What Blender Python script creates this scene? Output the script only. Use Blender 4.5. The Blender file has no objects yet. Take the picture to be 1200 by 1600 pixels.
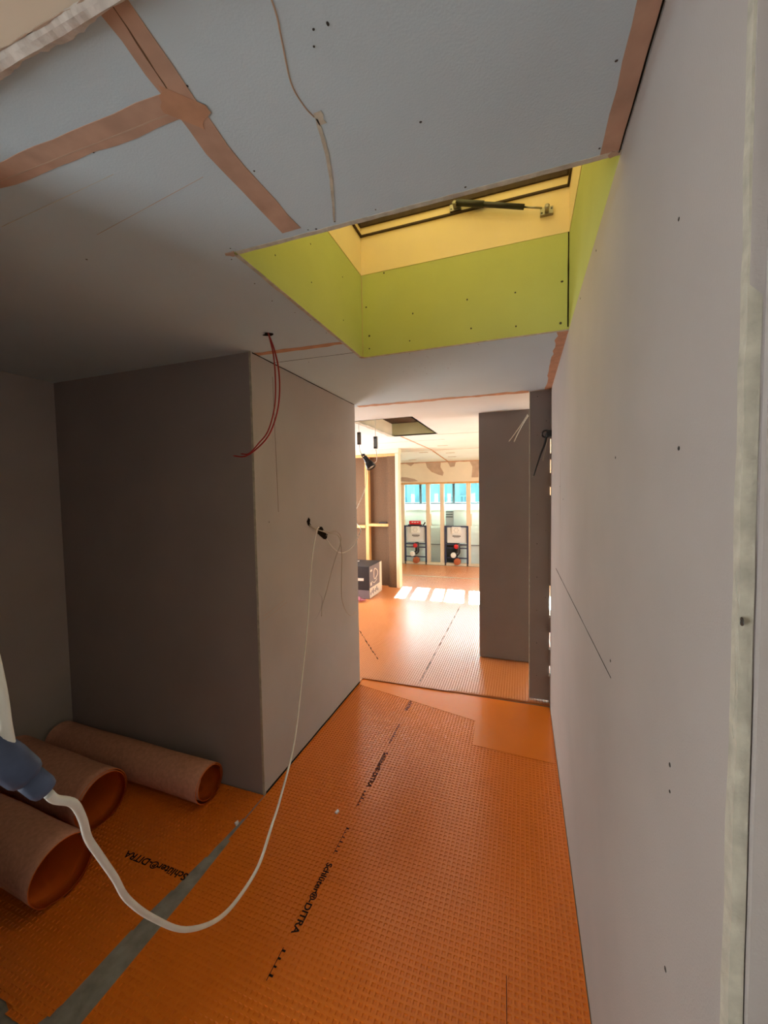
import bpy, bmesh, math, random
from mathutils import Vector, Matrix
random.seed(7)
sc = bpy.context.scene
C = sc.collection
# ------------------------------------------------------------ camera
cam = bpy.data.objects.new('camera', bpy.data.cameras.new('camera')); C.objects.link(cam)
_r = Vector((0.94421758, 0.32892071, -0.01625808)); _f = Vector((-0.32932061, 0.94290454, -0.04978924))
_u = _r.cross(_f)
cam.matrix_world = Matrix(((_r.x, _u.x, -_f.x, 0), (_r.y, _u.y, -_f.y, 0), (_r.z, _u.z, -_f.z, 1.6), (0, 0, 0, 1)))
cam.data.sensor_fit = 'HORIZONTAL'; cam.data.sensor_width = 36; cam.data.lens = 615.55 / 1200 * 36
cam.data.clip_start = 0.02
sc.camera = cam
sc.view_settings.view_transform = 'Standard'; sc.view_settings.look = 'None'
sc.view_settings.gamma = 1; sc.view_settings.use_curve_mapping = False
sc.view_settings.exposure = 0.15
# ------------------------------------------------------------ light
world = bpy.data.worlds.new('daylight'); sc.world = world; world.use_nodes = True
bg = world.node_tree.nodes['Background']; bg.inputs[0].default_value = (0.80, 0.92, 1.0, 1); bg.inputs[1].default_value = 28.0
def lamp(name, kind, loc, direction, energy, color, size=None):
    L = bpy.data.lights.new(name, kind); L.energy = energy; L.color = color
    o = bpy.data.objects.new(name, L); C.objects.link(o); o.location = loc
    o.rotation_euler = Vector(direction).to_track_quat('-Z', 'Y').to_euler()
    if kind == 'AREA': L.shape = 'RECTANGLE'; L.size, L.size_y = size
    return o
sun = lamp('sun', 'SUN', (0, 20, 12), (0.11, -1, -0.54), 110, (1.0, 0.95, 0.86)); sun.data.angle = 0.01
# fill lamps added out of the picture; no real openings stand behind them
lamp('board_edge_fill', 'AREA', (0.95, -0.25, 1.6), (-0.75, 0.6, 0.2), 1.7, (1.0, 0.95, 0.85), (0.5, 1.3))  # added to brighten the near board edges and the block front
lamp('far_left_fill', 'AREA', (-3.4, 5.1, 1.2), (1, 0, 0), 92, (0.96, 0.98, 1.0), (1.7, 1.4))  # added to brighten the right wall and the corridor ceiling
lamp('rear_fill', 'AREA', (-2.6, -1.4, 1.15), (1, 0.65, 0.08), 55, (0.97, 0.99, 1.0), (1.2, 1.5))  # added behind the camera to light the right wall and near ceiling
lamp('far_room_fill', 'AREA', (1.8, 4.15, 1.3), (-0.45, 1, 0.15), 80, (1.0, 0.97, 0.92), (1.6, 1.4))  # added to brighten the far header and ceiling

# ------------------------------------------------------------ materials
def mat(name, col, rough=0.85, spec=0.3, metal=0.0, noise=0.06, nscale=6.0, bump=0.0, bscale=120.0, col2=None, coat=0.0, crough=0.2):
    m = bpy.data.materials.new(name); m.use_nodes = True
    nt = m.node_tree; b = nt.nodes['Principled BSDF']
    b.inputs['Roughness'].default_value = rough; b.inputs['Metallic'].default_value = metal
    b.inputs['Specular IOR Level'].default_value = spec
    if coat: b.inputs['Coat Weight'].default_value = coat; b.inputs['Coat Roughness'].default_value = crough; b.inputs['Coat IOR'].default_value = 1.7
    tc = nt.nodes.new('ShaderNodeTexCoord')
    n = nt.nodes.new('ShaderNodeTexNoise'); n.inputs['Scale'].default_value = nscale; n.inputs['Detail'].default_value = 5
    nt.links.new(tc.outputs['Object'], n.inputs['Vector'])
    r = nt.nodes.new('ShaderNodeValToRGB')
    c2 = col2 or tuple(max(0, c * (1 - 2 * noise)) for c in col)
    r.color_ramp.elements[0].position = 0.3; r.color_ramp.elements[1].position = 0.7
    r.color_ramp.elements[0].color = (*c2, 1); r.color_ramp.elements[1].color = (*col, 1)
    nt.links.new(n.outputs['Fac'], r.inputs['Fac']); nt.links.new(r.outputs['Color'], b.inputs['Base Color'])
    if bump:
        n2 = nt.nodes.new('ShaderNodeTexNoise'); n2.inputs['Scale'].default_value = bscale; n2.inputs['Detail'].default_value = 3
        nt.links.new(tc.outputs['Object'], n2.inputs['Vector'])
        bp = nt.nodes.new('ShaderNodeBump'); bp.inputs['Strength'].default_value = bump; bp.inputs['Distance'].default_value = 0.002
        nt.links.new(n2.outputs['Fac'], bp.inputs['Height']); nt.links.new(bp.outputs['Normal'], b.inputs['Normal'])
    return m
def wood(name, col, col2, scale=(30, 30, 2), rough=0.7):
    m = mat(name, col, rough, 0.3, col2=col2, nscale=1.0)
    nt = m.node_tree; tc = [n for n in nt.nodes if n.type == 'TEX_COORD'][0]; n = [n for n in nt.nodes if n.type == 'TEX_NOISE'][0]
    mp = nt.nodes.new('ShaderNodeMapping'); mp.inputs['Scale'].default_value = scale
    nt.links.new(tc.outputs['Object'], mp.inputs['Vector']); nt.links.new(mp.outputs['Vector'], n.inputs['Vector'])
    return m
M = {
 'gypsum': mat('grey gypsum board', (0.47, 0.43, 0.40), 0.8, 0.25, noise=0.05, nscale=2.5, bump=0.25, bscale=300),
 'gypsum_shaded': mat('gypsum board painted as shaded', (0.27, 0.24, 0.235), 0.85, 0.2, noise=0.05, nscale=2.5, bump=0.2, bscale=300),  # same board, shade on the partition put into a darker colour
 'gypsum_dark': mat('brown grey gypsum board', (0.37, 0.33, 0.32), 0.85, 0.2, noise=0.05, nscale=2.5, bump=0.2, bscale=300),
 'ceiling': mat('blue grey ceiling board', (0.55, 0.68, 0.75), 0.8, 0.2, noise=0.04, nscale=1.7, bump=0.2, bscale=250),
 'ceiling_far': mat('cream primed ceiling board', (0.72, 0.75, 0.74), 0.85, 0.2, noise=0.04, nscale=2),
 'green_lit': mat('green board painted as lit', (0.64, 0.62, 0.36), 0.8, 0.2),  # same green board, light inside the opening put into a paler colour
 'green': mat('green moisture board', (0.47, 0.53, 0.20), 0.8, 0.2, noise=0.05, nscale=3, bump=0.15, bscale=250),
 'tape': mat('copper joint filler', (0.56, 0.37, 0.27), 0.9, 0.2, noise=0.12, nscale=14),
 'tape_edge': mat('orange joint filler', (0.60, 0.34, 0.21), 0.9, 0.2, noise=0.12, nscale=20),
 'plaster': mat('broken white plaster', (0.66, 0.60, 0.53), 0.95, 0.2, noise=0.15, nscale=30, bump=0.9, bscale=60),
 'core': mat('pale gypsum board core', (0.62, 0.59, 0.48), 0.95, 0.2, noise=0.15, nscale=40, bump=0.9, bscale=90),
 'cream': mat('cream painted wood', (0.80, 0.66, 0.42), 0.55, 0.4, noise=0.04, nscale=4),
 'darkwood': wood('dark brown sash', (0.06, 0.035, 0.02), (0.035, 0.02, 0.012)),
 'pine': wood('pale pine stud', (0.80, 0.68, 0.52), (0.72, 0.58, 0.42), (30, 30, 3)),
 'orange_pine': wood('orange pine stud', (0.72, 0.42, 0.17), (0.62, 0.33, 0.12), (30, 30, 3)),
 'mdf': mat('brown fibre board', (0.17, 0.095, 0.052), 0.8, 0.2, noise=0.10, nscale=50),
 'siding': mat('white painted boards', (0.80, 0.86, 0.86), 0.7, 0.3, noise=0.03, nscale=3),
 'beige': mat('beige plaster wall', (0.78, 0.69, 0.54), 0.9, 0.2, noise=0.04, nscale=5),
 'patch': mat('pinkish filler patch', (0.52, 0.38, 0.28), 0.9, 0.2, noise=0.08, nscale=12),
 'concrete': mat('grey bare concrete', (0.33, 0.31, 0.27), 0.95, 0.2, noise=0.2, nscale=18, bump=0.7, bscale=60),
 'orange': mat('orange dimpled membrane', (0.80, 0.20, 0.012), 0.25, 0.6, noise=0.03, nscale=3, bump=0.12, bscale=25, coat=0.3),
 'orange_far': mat('orange glossy dimpled membrane', (0.76, 0.26, 0.06), 0.33, 0.6, noise=0.03, nscale=3, bump=0.12, bscale=25, coat=0.95, crough=0.31),
 'fleece': mat('salmon fleece backing', (0.68, 0.35, 0.25), 0.95, 0.2, noise=0.10, nscale=60, bump=0.3, bscale=400),
 'orange_in': mat('orange sheet plastic', (0.80, 0.17, 0.02), 0.5, 0.4, noise=0.05),
 'ink': mat('black print', (0.02, 0.012, 0.01), 0.95, 0.05),
 'black': mat('black plastic', (0.015, 0.015, 0.016), 0.4, 0.5, noise=0.1),
 'hole': mat('dark torn cavity', (0.02, 0.016, 0.012), 1.0, 0.0, noise=0.2, nscale=60),
 'white_cable': mat('white cable sheath', (0.80, 0.78, 0.70), 0.45, 0.4, noise=0.05, nscale=30),
 'grey_cable': mat('grey cable sheath', (0.50, 0.44, 0.36), 0.5, 0.4),
 'red_wire': mat('red wire', (0.38, 0.02, 0.02), 0.4, 0.5),
 'blue': mat('slate blue connector plastic', (0.09, 0.12, 0.21), 0.6, 0.35, noise=0.2, nscale=40),
 'steel': mat('zinc plated steel', (0.32, 0.30, 0.25), 0.4, 0.5, 1.0),
 'screw': mat('black phosphate screw', (0.03, 0.028, 0.025), 0.5, 0.5),
 'frame_blue': mat('dark blue steel frame', (0.03, 0.04, 0.10), 0.5, 0.5),
 'cistern': mat('white cistern plastic', (0.76, 0.78, 0.80), 0.5, 0.4, noise=0.02),
 'red': mat('red plastic', (0.65, 0.02, 0.03), 0.45, 0.5),
 'pink': mat('pink cloth', (0.60, 0.20, 0.24), 0.8, 0.2, noise=0.3, nscale=25),
 'orange_cap': mat('rust orange pipe', (0.50, 0.13, 0.05), 0.5, 0.4),
 'white': mat('white plastic', (0.85, 0.85, 0.83), 0.4, 0.5, noise=0.02),
 'grey': mat('mid grey metal', (0.28, 0.29, 0.30), 0.5, 0.5),
 'dark_grey': mat('dark grey metal', (0.05, 0.055, 0.06), 0.6, 0.4),
 'carton_dark': mat('dark printed carton', (0.022, 0.020, 0.022), 0.55, 0.4),
 'carton_grey': mat('grey printed carton', (0.20, 0.16, 0.17), 0.6, 0.3),
 'carton_white': mat('white printed carton', (0.72, 0.60, 0.50), 0.7, 0.3),
 'brass': mat('brown cable clamp', (0.16, 0.13, 0.10), 0.5, 0.5, 0.3),
 'facade': mat('pale facade render', (0.055, 0.085, 0.09), 0.8, 0.2),
 'facade_glass': mat('turquoise facade glass', (0.022, 0.056, 0.056), 0.35, 0.2, noise=0.25, nscale=1.2),
 'balcony': mat('grey blue railing', (0.03, 0.07, 0.10), 0.6, 0.3),
 'black_shelf': mat('black tool', (0.03, 0.02, 0.02), 0.5, 0.4),
}
def glass(name, tint):
    m = bpy.data.materials.new(name); m.use_nodes = True; nt = m.node_tree; nt.nodes.clear()
    o = nt.nodes.new('ShaderNodeOutputMaterial'); mx = nt.nodes.new('ShaderNodeMixShader'); mx.inputs[0].default_value = 0.06
    t = nt.nodes.new('ShaderNodeBsdfTransparent'); t.inputs[0].default_value = (*tint, 1)
    g = nt.nodes.new('ShaderNodeBsdfGlossy'); g.inputs['Roughness'].default_value = 0.02
    nt.links.new(t.outputs[0], mx.inputs[1]); nt.links.new(g.outputs[0], mx.inputs[2]); nt.links.new(mx.outputs[0], o.inputs[0])
    return m
M['glass'] = glass('clear window glass', (0.74, 0.94, 0.96))
M['roof_glass'] = glass('roof hatch glazing with added tint', (0.29, 0.24, 0.13))  # amber tint added to dim the daylight and turn it yellow

# ------------------------------------------------------------ helpers
def link(name, bm, m, parent=None, smooth=False, label=None):
    me = bpy.data.meshes.new(name); bm.normal_update(); bm.to_mesh(me); bm.free()
    o = bpy.data.objects.new(name, me); C.objects.link(o)
    for mm in (m if isinstance(m, (list, tuple)) else [m]): me.materials.append(M[mm] if isinstance(mm, str) else mm)
    if smooth:
        for p in me.polygons: p.use_smooth = True
    if parent is not None:
        o.parent = parent; o.matrix_parent_inverse = Matrix.Translation(-parent.location) @ Matrix.Identity(4) if parent.type == 'EMPTY' else Matrix.Identity(4)
    if label: o['label'] = label
    return o
def B(): return bmesh.new()
def bx(bm, x0, x1, y0, y1, z0, z1, mi=0):
    v = [bm.verts.new((x, y, z)) for z in (z0, z1) for x, y in ((x0, y0), (x1, y0), (x1, y1), (x0, y1))]
    for idx in ((3, 2, 1, 0), (4, 5, 6, 7), (0, 1, 5, 4), (1, 2, 6, 5), (2, 3, 7, 6), (3, 0, 4, 7)):
        f = bm.faces.new([v[i] for i in idx]); f.material_index = mi
    return v
def bevel(bm, w, seg=2):
    bmesh.ops.bevel(bm, geom=list(bm.edges), offset=w, segments=seg, affect='EDGES', profile=0.5)
def box(name, x0, x1, y0, y1, z0, z1, m, parent=None, bev=0, label=None):
    bm = B(); bx(bm, x0, x1, y0, y1, z0, z1)
    if bev: bevel(bm, bev)
    return link(name, bm, m, parent, label=label)
def catmull(pts, n=6):
    P = [Vector(p) for p in pts]; P = [P[0] * 2 - P[1]] + P + [P[-1] * 2 - P[-2]]; out = []
    for i in range(1, len(P) - 2):
        for k in range(n):
            t = k / n
            out.append(0.5 * ((2 * P[i]) + (P[i + 1] - P[i - 1]) * t + (2 * P[i - 1] - 5 * P[i] + 4 * P[i + 1] - P[i + 2]) * t * t + (3 * P[i] - P[i - 1] - 3 * P[i + 1] + P[i + 2]) * t ** 3))
    return out + [P[-2]]
def tube(bm, pts, r, seg=10, smooth=True, n=6, flat=1.0):
    pts = catmull(pts, n) if smooth else [Vector(p) for p in pts]
    rs = r if callable(r) else (lambda t: r)
    up = Vector((0, 0, 1)); rings = []; prev = None
    for i, p in enumerate(pts):
        d = (pts[min(i + 1, len(pts) - 1)] - pts[max(i - 1, 0)]).normalized()
        if prev is None:
            a = d.cross(up if abs(d.z) < 0.9 else Vector((1, 0, 0))).normalized()
        else: a = (prev - d * prev.dot(d)).normalized()
        prev = a; b = d.cross(a); rr = rs(i / (len(pts) - 1))
        rings.append([bm.verts.new(p + a * math.cos(2 * math.pi * k / seg) * rr + b * math.sin(2 * math.pi * k / seg) * rr * flat) for k in range(seg)])
    for A, Bq in zip(rings, rings[1:]):
        for k in range(seg): bm.faces.new((A[k], A[(k + 1) % seg], Bq[(k + 1) % seg], Bq[k]))
    bm.faces.new(rings[0][::-1]); bm.faces.new(rings[-1])
def cyl(bm, p0, p1, r, seg=20): tube(bm, [p0, p1], r, seg, smooth=False)
def lathe(bm, origin, axis, prof, seg=24):
    axis = Vector(axis).normalized(); a = axis.cross(Vector((0, 0, 1)) if abs(axis.z) < .9 else Vector((1, 0, 0))).normalized(); b = axis.cross(a)
    rings = []
    for t, r in prof:
        rings.append([bm.verts.new(Vector(origin) + axis * t + (a * math.cos(2 * math.pi * k / seg) + b * math.sin(2 * math.pi * k / seg)) * r) for k in range(seg)])
    for A, Bq in zip(rings, rings[1:]):
        for k in range(seg): bm.faces.new((A[k], A[(k + 1) % seg], Bq[(k + 1) % seg], Bq[k]))
    bm.faces.new(rings[0][::-1]); bm.faces.new(rings[-1])
def prism(bm, pts, n, th):
    """polygon pts extruded by vector n*th"""
    n = Vector(n) * th; a = [bm.verts.new(p) for p in pts]; b = [bm.verts.new(Vector(p) + n) for p in pts]
    bm.faces.new(a[::-1]); bm.faces.new(b)
    for i in range(len(pts)): bm.faces.new((a[i], a[(i + 1) % len(pts)], b[(i + 1) % len(pts)], b[i]))
def root(name, loc, label, cat, group=None):
    o = bpy.data.objects.new(name, None); C.objects.link(o); o.location = loc; o['label'] = label; o['category'] = cat
    o.empty_display_size = 0.05
    if group: o['group'] = group
    return o
def tag(o, label, cat, group=None):
    o['label'] = label; o['category'] = cat
    if group: o['group'] = group
    return o
def struct(o, label):
    o['kind'] = 'structure'; o['label'] = label; return o
def strip(name, pts, w, m, parent, n=(0, 0, -1), th=0.0012, jit=0.004, step=0.05, widths=None, label=None):
    """ragged-edged strip lying on a surface, along the polyline pts"""
    bm = B(); n = Vector(n); P = [Vector(p) for p in pts]; L = []
    for a, b in zip(P, P[1:]):
        k = max(1, int((b - a).length / step)); L += [a.lerp(b, i / k) for i in range(k)]
    L.append(P[-1]); left = []; right = []
    for i, p in enumerate(L):
        d = (L[min(i + 1, len(L) - 1)] - L[max(i - 1, 0)]).normalized(); s = d.cross(n).normalized()
        ww = w if widths is None else widths(i / (len(L) - 1))
        left.append(p + s * (ww / 2 + random.uniform(-jit, jit))); right.append(p - s * (ww / 2 + random.uniform(-jit, jit)))
    lo = [[bm.verts.new(q) for q in S] for S in (left, right)]; hi = [[bm.verts.new(q + n * th) for q in S] for S in (left, right)]
    for i in range(len(L) - 1):
        bm.faces.new((hi[0][i], hi[0][i + 1], hi[1][i + 1], hi[1][i]))
        bm.faces.new((lo[0][i], lo[0][i + 1], hi[0][i + 1], hi[0][i])); bm.faces.new((lo[1][i + 1], lo[1][i], hi[1][i], hi[1][i + 1]))
    return link(name, bm, m, parent, label=label)
_screw = None
def screws(parent, pts, n, r=0.0032):
    global _screw
    for p in pts:
        if _screw is None:
            bm = B(); lathe(bm, (0, 0, 0), (0, 0, 1), [(-0.0005, 0.8), (0.0, 1.0), (0.25, 0.9), (0.3, 0.45), (0.12, 0.3)], 10)
            me = bpy.data.meshes.new('screw'); bm.to_mesh(me); bm.free(); me.materials.append(M['screw']); _screw = me
        o = bpy.data.objects.new('screw', _screw); C.objects.link(o); o.location = p
        o.rotation_euler = Vector(n).to_track_quat('Z', 'Y').to_euler()
        s = r * random.uniform(0.8, 1.2); o.scale = (s * random.uniform(.8, 1.2), s * random.uniform(.8, 1.3), r * 0.8)
        o.parent = parent
def text(name, body, size, loc, rot, m, parent=None, ext=0.0003, label=None, sx=1.0):
    cu = bpy.data.curves.new(name, 'FONT'); cu.body = body; cu.size = size; cu.extrude = ext; cu.align_x = 'LEFT'; cu.align_y = 'CENTER'
    cu.offset = 0.0008 if size > 0.03 else 0
    t = bpy.data.objects.new(name + '_curve', cu); C.objects.link(t)
    bpy.context.view_layer.update()
    me = bpy.data.meshes.new_from_object(t.evaluated_get(bpy.context.evaluated_depsgraph_get()))
    bpy.data.objects.remove(t); bpy.data.curves.remove(cu)
    me.name = name; me.transform(Matrix.Translation(loc) @ rot.to_4x4() @ Matrix.Diagonal((sx, 1, 1, 1)))
    me.materials.clear(); me.materials.append(M[m]); o = bpy.data.objects.new(name, me); C.objects.link(o)
    if parent is not None:
        o.parent = parent
        if parent.type == 'EMPTY': o.matrix_parent_inverse = Matrix.Translation(-parent.location)
    if label: o['label'] = label
    return o

ZC = 2.319; XR = 0.201; XB = -1.288; XL = -2.775
# ------------------------------------------------------------ setting: floor
fl = struct(box('floor', -3.6, 3.1, -2.6, 9.0, -0.12, -0.004, 'concrete'), 'bare grey concrete floor showing beside the orange sheets')
# walls
wr = struct(box('wall_right', XR, XR + 0.0125, 0.47, 3.085, 0.0, ZC, 'gypsum'), 'long grey gypsum board wall along the right of the corridor')
box('entry_backing', XR + 0.0118, 1.5, 0.4685, 0.4855, 0, 2.6, 'gypsum_dark', wr)
box('wall_framing', XR + 0.0125, XR + 0.11, 0.49, 3.07, 0.0, 3.15, 'gypsum_dark', wr)
# ragged board end nearest the camera
bm = B(); zz = 0.0; pts_l = []
while zz < 3.0:
    pts_l.append((XR - 0.0012 - random.uniform(0, 0.0016), zz)); zz += random.uniform(0.02, 0.05)
prev = None
for (x, z) in pts_l:
    ye = .468 - (1.6 - z) * .006 + random.uniform(0, .0012); v = [bm.verts.new((x, ye, z)), bm.verts.new((XR + .0098, ye + .0005, z)), bm.verts.new((XR + .0098, 0.482, z)), bm.verts.new((x, 0.482, z))]
    if prev:
        for k in range(4): bm.faces.new((prev[k], prev[(k + 1) % 4], v[(k + 1) % 4], v[k]))
    prev = v
link('board_edge', bm, 'core', wr, label='rough pale cut edge of the wall board')
strip('filler_smear', [(XR, 0.475, 1.35), (XR, 0.475, 1.56)], 0.006, 'core', wr, n=(-1, 0, 0), th=0.002, jit=0.003, step=0.01)
strip('filler_smear', [(XR, 0.475, 1.58), (XR, 0.475, 1.66)], 0.005, 'core', wr, n=(-1, 0, 0), th=0.002, jit=0.003, step=0.01)
strip('board_joint', [(XR, 2.62, 1.115), (XR, 1.036, 1.151)], 0.004, 'hole', wr, n=(-1, 0, 0), th=0.0004, jit=0.0006, step=0.1, widths=lambda t: 0.0045 - 0.002 * t)
strip('board_joint', [(XR, 2.36, 1.75), (XR, 2.36, 1.17)], 0.004, 'patch', wr, n=(-1, 0, 0), th=0.0004, jit=0.001, step=0.1)
screws(wr, [(XR, .655, 1.963), (XR, .638, 1.653), (XR, .647, 1.204), (XR, .645, 1.166), (XR, .648, .892), (XR, 1.019, 1.67), (XR, 2.198, 1.55), (XR, 2.379, 1.617), (XR, 1.045, 1.19), (XR, .4665, 1.47), (XR, 1.30, 2.28), (XR, 1.62, 2.29)], (-1, 0, 0), 0.0035)
struct(box('wall_entry', XR + 0.0115, 1.5, 0.4605, 0.468, 0.0, 2.41, 'gypsum'), 'pale board wall beside the doorway, cut off by the right picture edge')
struct(box('wall_near_right', 1.4, 1.5, -2.6, 0.5, 0, 2.7, 'gypsum'), 'wall right of the place the picture is taken from')
struct(box('wall_back', -2.9, 1.5, -2.7, -2.6, 0, 2.7, 'gypsum'), 'wall behind the place the picture is taken from')
struct(box('wall_left', XL - 0.1, XL, -2.6, 1.80, 0.0, ZC, 'gypsum'), 'shadowed gypsum wall closing the niche at the left')
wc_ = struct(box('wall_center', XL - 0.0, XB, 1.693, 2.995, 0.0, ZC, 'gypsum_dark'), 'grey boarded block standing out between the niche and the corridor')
# side face board of the block with its own visible edge
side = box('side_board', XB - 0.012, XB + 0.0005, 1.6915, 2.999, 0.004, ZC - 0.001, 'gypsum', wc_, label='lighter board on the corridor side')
strip('corner_bead', [(XB - 0.006, 1.6915, 0.0), (XB - 0.006, 1.6915, ZC)], 0.013, 'core', wc_, n=(0, -1, 0), th=0.0015, jit=0.0008)
strip('board_joint', [(XB, 1.872, 2.24), (XB, 1.890, 1.50)], 0.0022, 'mdf', wc_, n=(1, 0, 0), th=0.0012, jit=0.0005, step=0.08)
strip('shadow_gap', [(XB, 1.70, 2.316), (XB, 2.99, 2.316)], 0.005, 'hole', wc_, n=(1, 0, 0), th=0.0012, jit=0.001, step=0.08)
strip('shadow_gap', [(XB, 1.70, 0.006), (XB, 2.99, 0.006)], 0.012, 'hole', wc_, n=(1, 0, 0), th=0.0012, jit=0.001, step=0.08)
strip('pencil_mark', [(XB, 1.72, 0.93), (XB, 1.95, 0.97)], 0.002, 'patch', wc_, n=(1, 0, 0), th=0.0010, jit=0.0003)
strip('pencil_mark', [(XB, 1.72, 0.955), (XB, 1.93, 0.99)], 0.002, 'patch', wc_, n=(1, 0, 0), th=0.0010, jit=0.0003)
strip('dent_shade', catmull([(XB, 2.33, .93), (XB, 2.372, .88), (XB, 2.355, .82), (XB, 2.28, .765)], 6), 0.02, 'gypsum_dark', wc_, n=(1, 0, 0), th=0.0010, jit=0.0005, step=0.02, widths=lambda t: 0.001 + 0.016 * math.sin(math.pi * t) ** 2)  # shade of a dent painted as a darker crescent
for nm, P in (('torn_hole', [(2.217, 1.448), (2.238, 1.433), (2.231, 1.409), (2.247, 1.398), (2.232, 1.388), (2.205, 1.400), (2.194, 1.423)]),
              ('torn_hole', [(2.349, 1.376), (2.394, 1.372), (2.415, 1.352), (2.447, 1.327), (2.468, 1.299), (2.455, 1.278), (2.417, 1.284), (2.380, 1.304), (2.329, 1.332), (2.339, 1.356)])):
    bm = B(); prism(bm, [(XB, y, z) for y, z in P][::-1], (1, 0, 0), 0.0016); link(nm, bm, 'hole', wc_)
# walls of the far room
wn = struct(box('wall_nib', 0.058, 0.1965, 3.12, 3.145, 0.02, ZC, 'gypsum_dark'), 'narrow board standing against the end of the right wall')
box('board_edge', 0.055, 0.0605, 3.114, 3.15, 0.02, ZC, 'core', wn, label='pale cut edge of the narrow board')
bm = B()
for z0, z1 in ((0.02, 0.22), (0.30, 0.42), (0.55, 0.66), (0.90, 1.56), (1.62, 1.72), (1.82, 1.86), (1.97, ZC)):
    bx(bm, 0.192, 0.216, 3.085, 3.145, z0, z1)
link('gap_filler', bm, 'gypsum_dark', wn)
screws(wn, [(0.11, 3.12, z) for z in (2.28, 2.0, 1.78, 1.42, 1.2, .95, .7, .45, .2)] + [(0.17, 3.12, z) for z in (2.1, 1.3, .8)], (0, -1, 0), 0.003)
struct(box('wall_partition', -0.375, 0.10, 3.78, 3.90, 0.02, ZC, 'gypsum_shaded'), 'grey boarded partition, darkened in its colour as if shaded, hiding the right half of the bright room')
struct(box('wall_far_left', -3.6, -3.5, 2.9, 9.0, 0, 2.6, 'beige'), 'left wall of the bright room')
struct(box('wall_far_near', -3.6, XL, 2.895, 2.995, 0, ZC, 'gypsum'), 'wall of the bright room behind the grey block')
struct(box('wall_far_right', 3.0, 3.1, 2.9, 9.0, 0, 2.6, 'beige'), 'right wall of the bright room')
struct(box('wall_far_front', XR + 0.11, 3.1, 2.97, 3.07, 0, ZC, 'gypsum'), 'front wall of the bright room behind the corridor wall')

# ------------------------------------------------------------ ceiling
KX0, KX1, KY0, KY1 = -0.800, XR, 1.008, 1.984      # rooflight shaft
HX0, HX1, HY0, HY1 = -1.58, -1.005, 3.70, 4.89      # small far opening
bm = B(); t = ZC + 0.0125
E = .0126
bx(bm, XL - .1, KX0 - E, 0.445, 3.09, ZC, t); bx(bm, KX0 - E, XR + .11, 0.445, KY0 - E, ZC, t); bx(bm, KX0 - E, XR + .11, KY1 + E, 3.09, ZC, t)
bx(bm, KX1 + .0126, XR + .11, KY0, KY1, ZC, t)
ce = struct(link('ceiling', bm, 'ceiling'), 'blue grey gypsum board ceiling over corridor and niche')
bm = B()
bx(bm, -3.6, HX0, 3.09, 6.83, ZC, t); bx(bm, HX1, 3.1, 3.09, 6.83, ZC, t); bx(bm, HX0, HX1, 3.09, HY0, ZC, t); bx(bm, HX0, HX1, HY1, 6.83, ZC, t)
cf = struct(link('ceiling', bm, 'ceiling_far'), 'pale ceiling of the bright room with a square opening')
bm = B(); prism(bm, [(-3.6, 6.83, ZC), (-3.6, 8.95, 2.205), (-3.6, 8.95, 2.225), (-3.6, 6.83, ZC + .02)], (1, 0, 0), 6.7)
cs = struct(link('ceiling', bm, 'siding'), 'white sloping ceiling strip at the far wall')
bm = B()
bx(bm, XL - .2, KX0 - .02, 0.40, 3.0, t + .03, 2.75); bx(bm, KX0 - .02, 0.4, 0.40, KY0 - .02, t + .03, 2.75); bx(bm, KX0 - .02, 0.35, KY1 + .02, 3.0, t + .03, 2.75)
bx(bm, -3.7, 3.2, 5.0, 9.05, t + .03, 2.75); bx(bm, -3.7, HX0 - .03, 3.0, 5.0, t + .03, 2.75); bx(bm, HX1 + .03, 3.2, 3.0, 5.0, t + .03, 2.75); bx(bm, HX0 - .03, HX1 + .03, 3.0, HY0 - .03, t + .03, 2.75)
bx(bm, HX0 - .03, HX1 + .03, HY0 - .03, 5.0, 2.66, 2.75)
bx(bm, XL - .2, 1.6, -2.75, 0.40, 2.60, 2.75)
bx(bm, XR + .11, 1.6, 0.4, 3.0, t + .03, 2.75)
struct(link('roof_slab', bm, 'darkwood'), 'dark roof boards above the ceiling')
struct(box('ceiling_entry', XL - .1, 1.5, -2.6, 0.36, 2.42, 2.45, 'beige'), 'beige ceiling over the place the picture is taken from')
struct(box('wall_light_block', XL, -1.25, 0.300, 0.432, 0.0, 2.30, 'gypsum'), 'unseen wall added left of the frame to keep the rear lamp off the block')  # added out of view to shade niche and block from the rear lamp
# old header with broken plaster at the upper left
hd = struct(box('beam_header', XL, 0.19, 0.300, 0.435, 2.30, 2.60, 'beige'), 'beige door header at the top left corner')
bm = B(); x = -1.3; row = []; d1 = d2 = 0.0
while x < 0.15:
    d1 = d1 * .88 + random.uniform(-.0030, .0030); d2 = d2 * .85 + random.uniform(-.0020, .0020)
    row.append([bm.verts.new((x, 0.421 + d2 * .6, 2.2995)), bm.verts.new((x, 0.427 + d2 * .6, 2.2945 + d2)), bm.verts.new((x, 0.437 + d1 * .5, 2.2935 + d1 * .6)), bm.verts.new((x, .447 + d1, 2.298 + d2)), bm.verts.new((x, .451 + d1 * 1.5, 2.308)), bm.verts.new((x, .450 + d1 * 1.2, 2.3185))])
    x += random.uniform(0.006, 0.014)
for A, Bq in zip(row, row[1:]):
    for k in range(5): bm.faces.new((A[k], A[k + 1], Bq[k + 1], Bq[k]))
link('broken_plaster', bm, 'plaster', hd, label='ragged white plaster edge')
strip('crack', [(-0.95, 0.419, 2.2995), (-0.3, 0.424, 2.2995)], 0.001, 'patch', hd, jit=0.002, step=0.02)
Z = ZC
strip('joint_tape', [(-0.563, 0.44, Z), (-0.60, 0.70, Z), (-0.594, 0.972, Z)], 0.055, 'tape', ce, jit=0.002)
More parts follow.
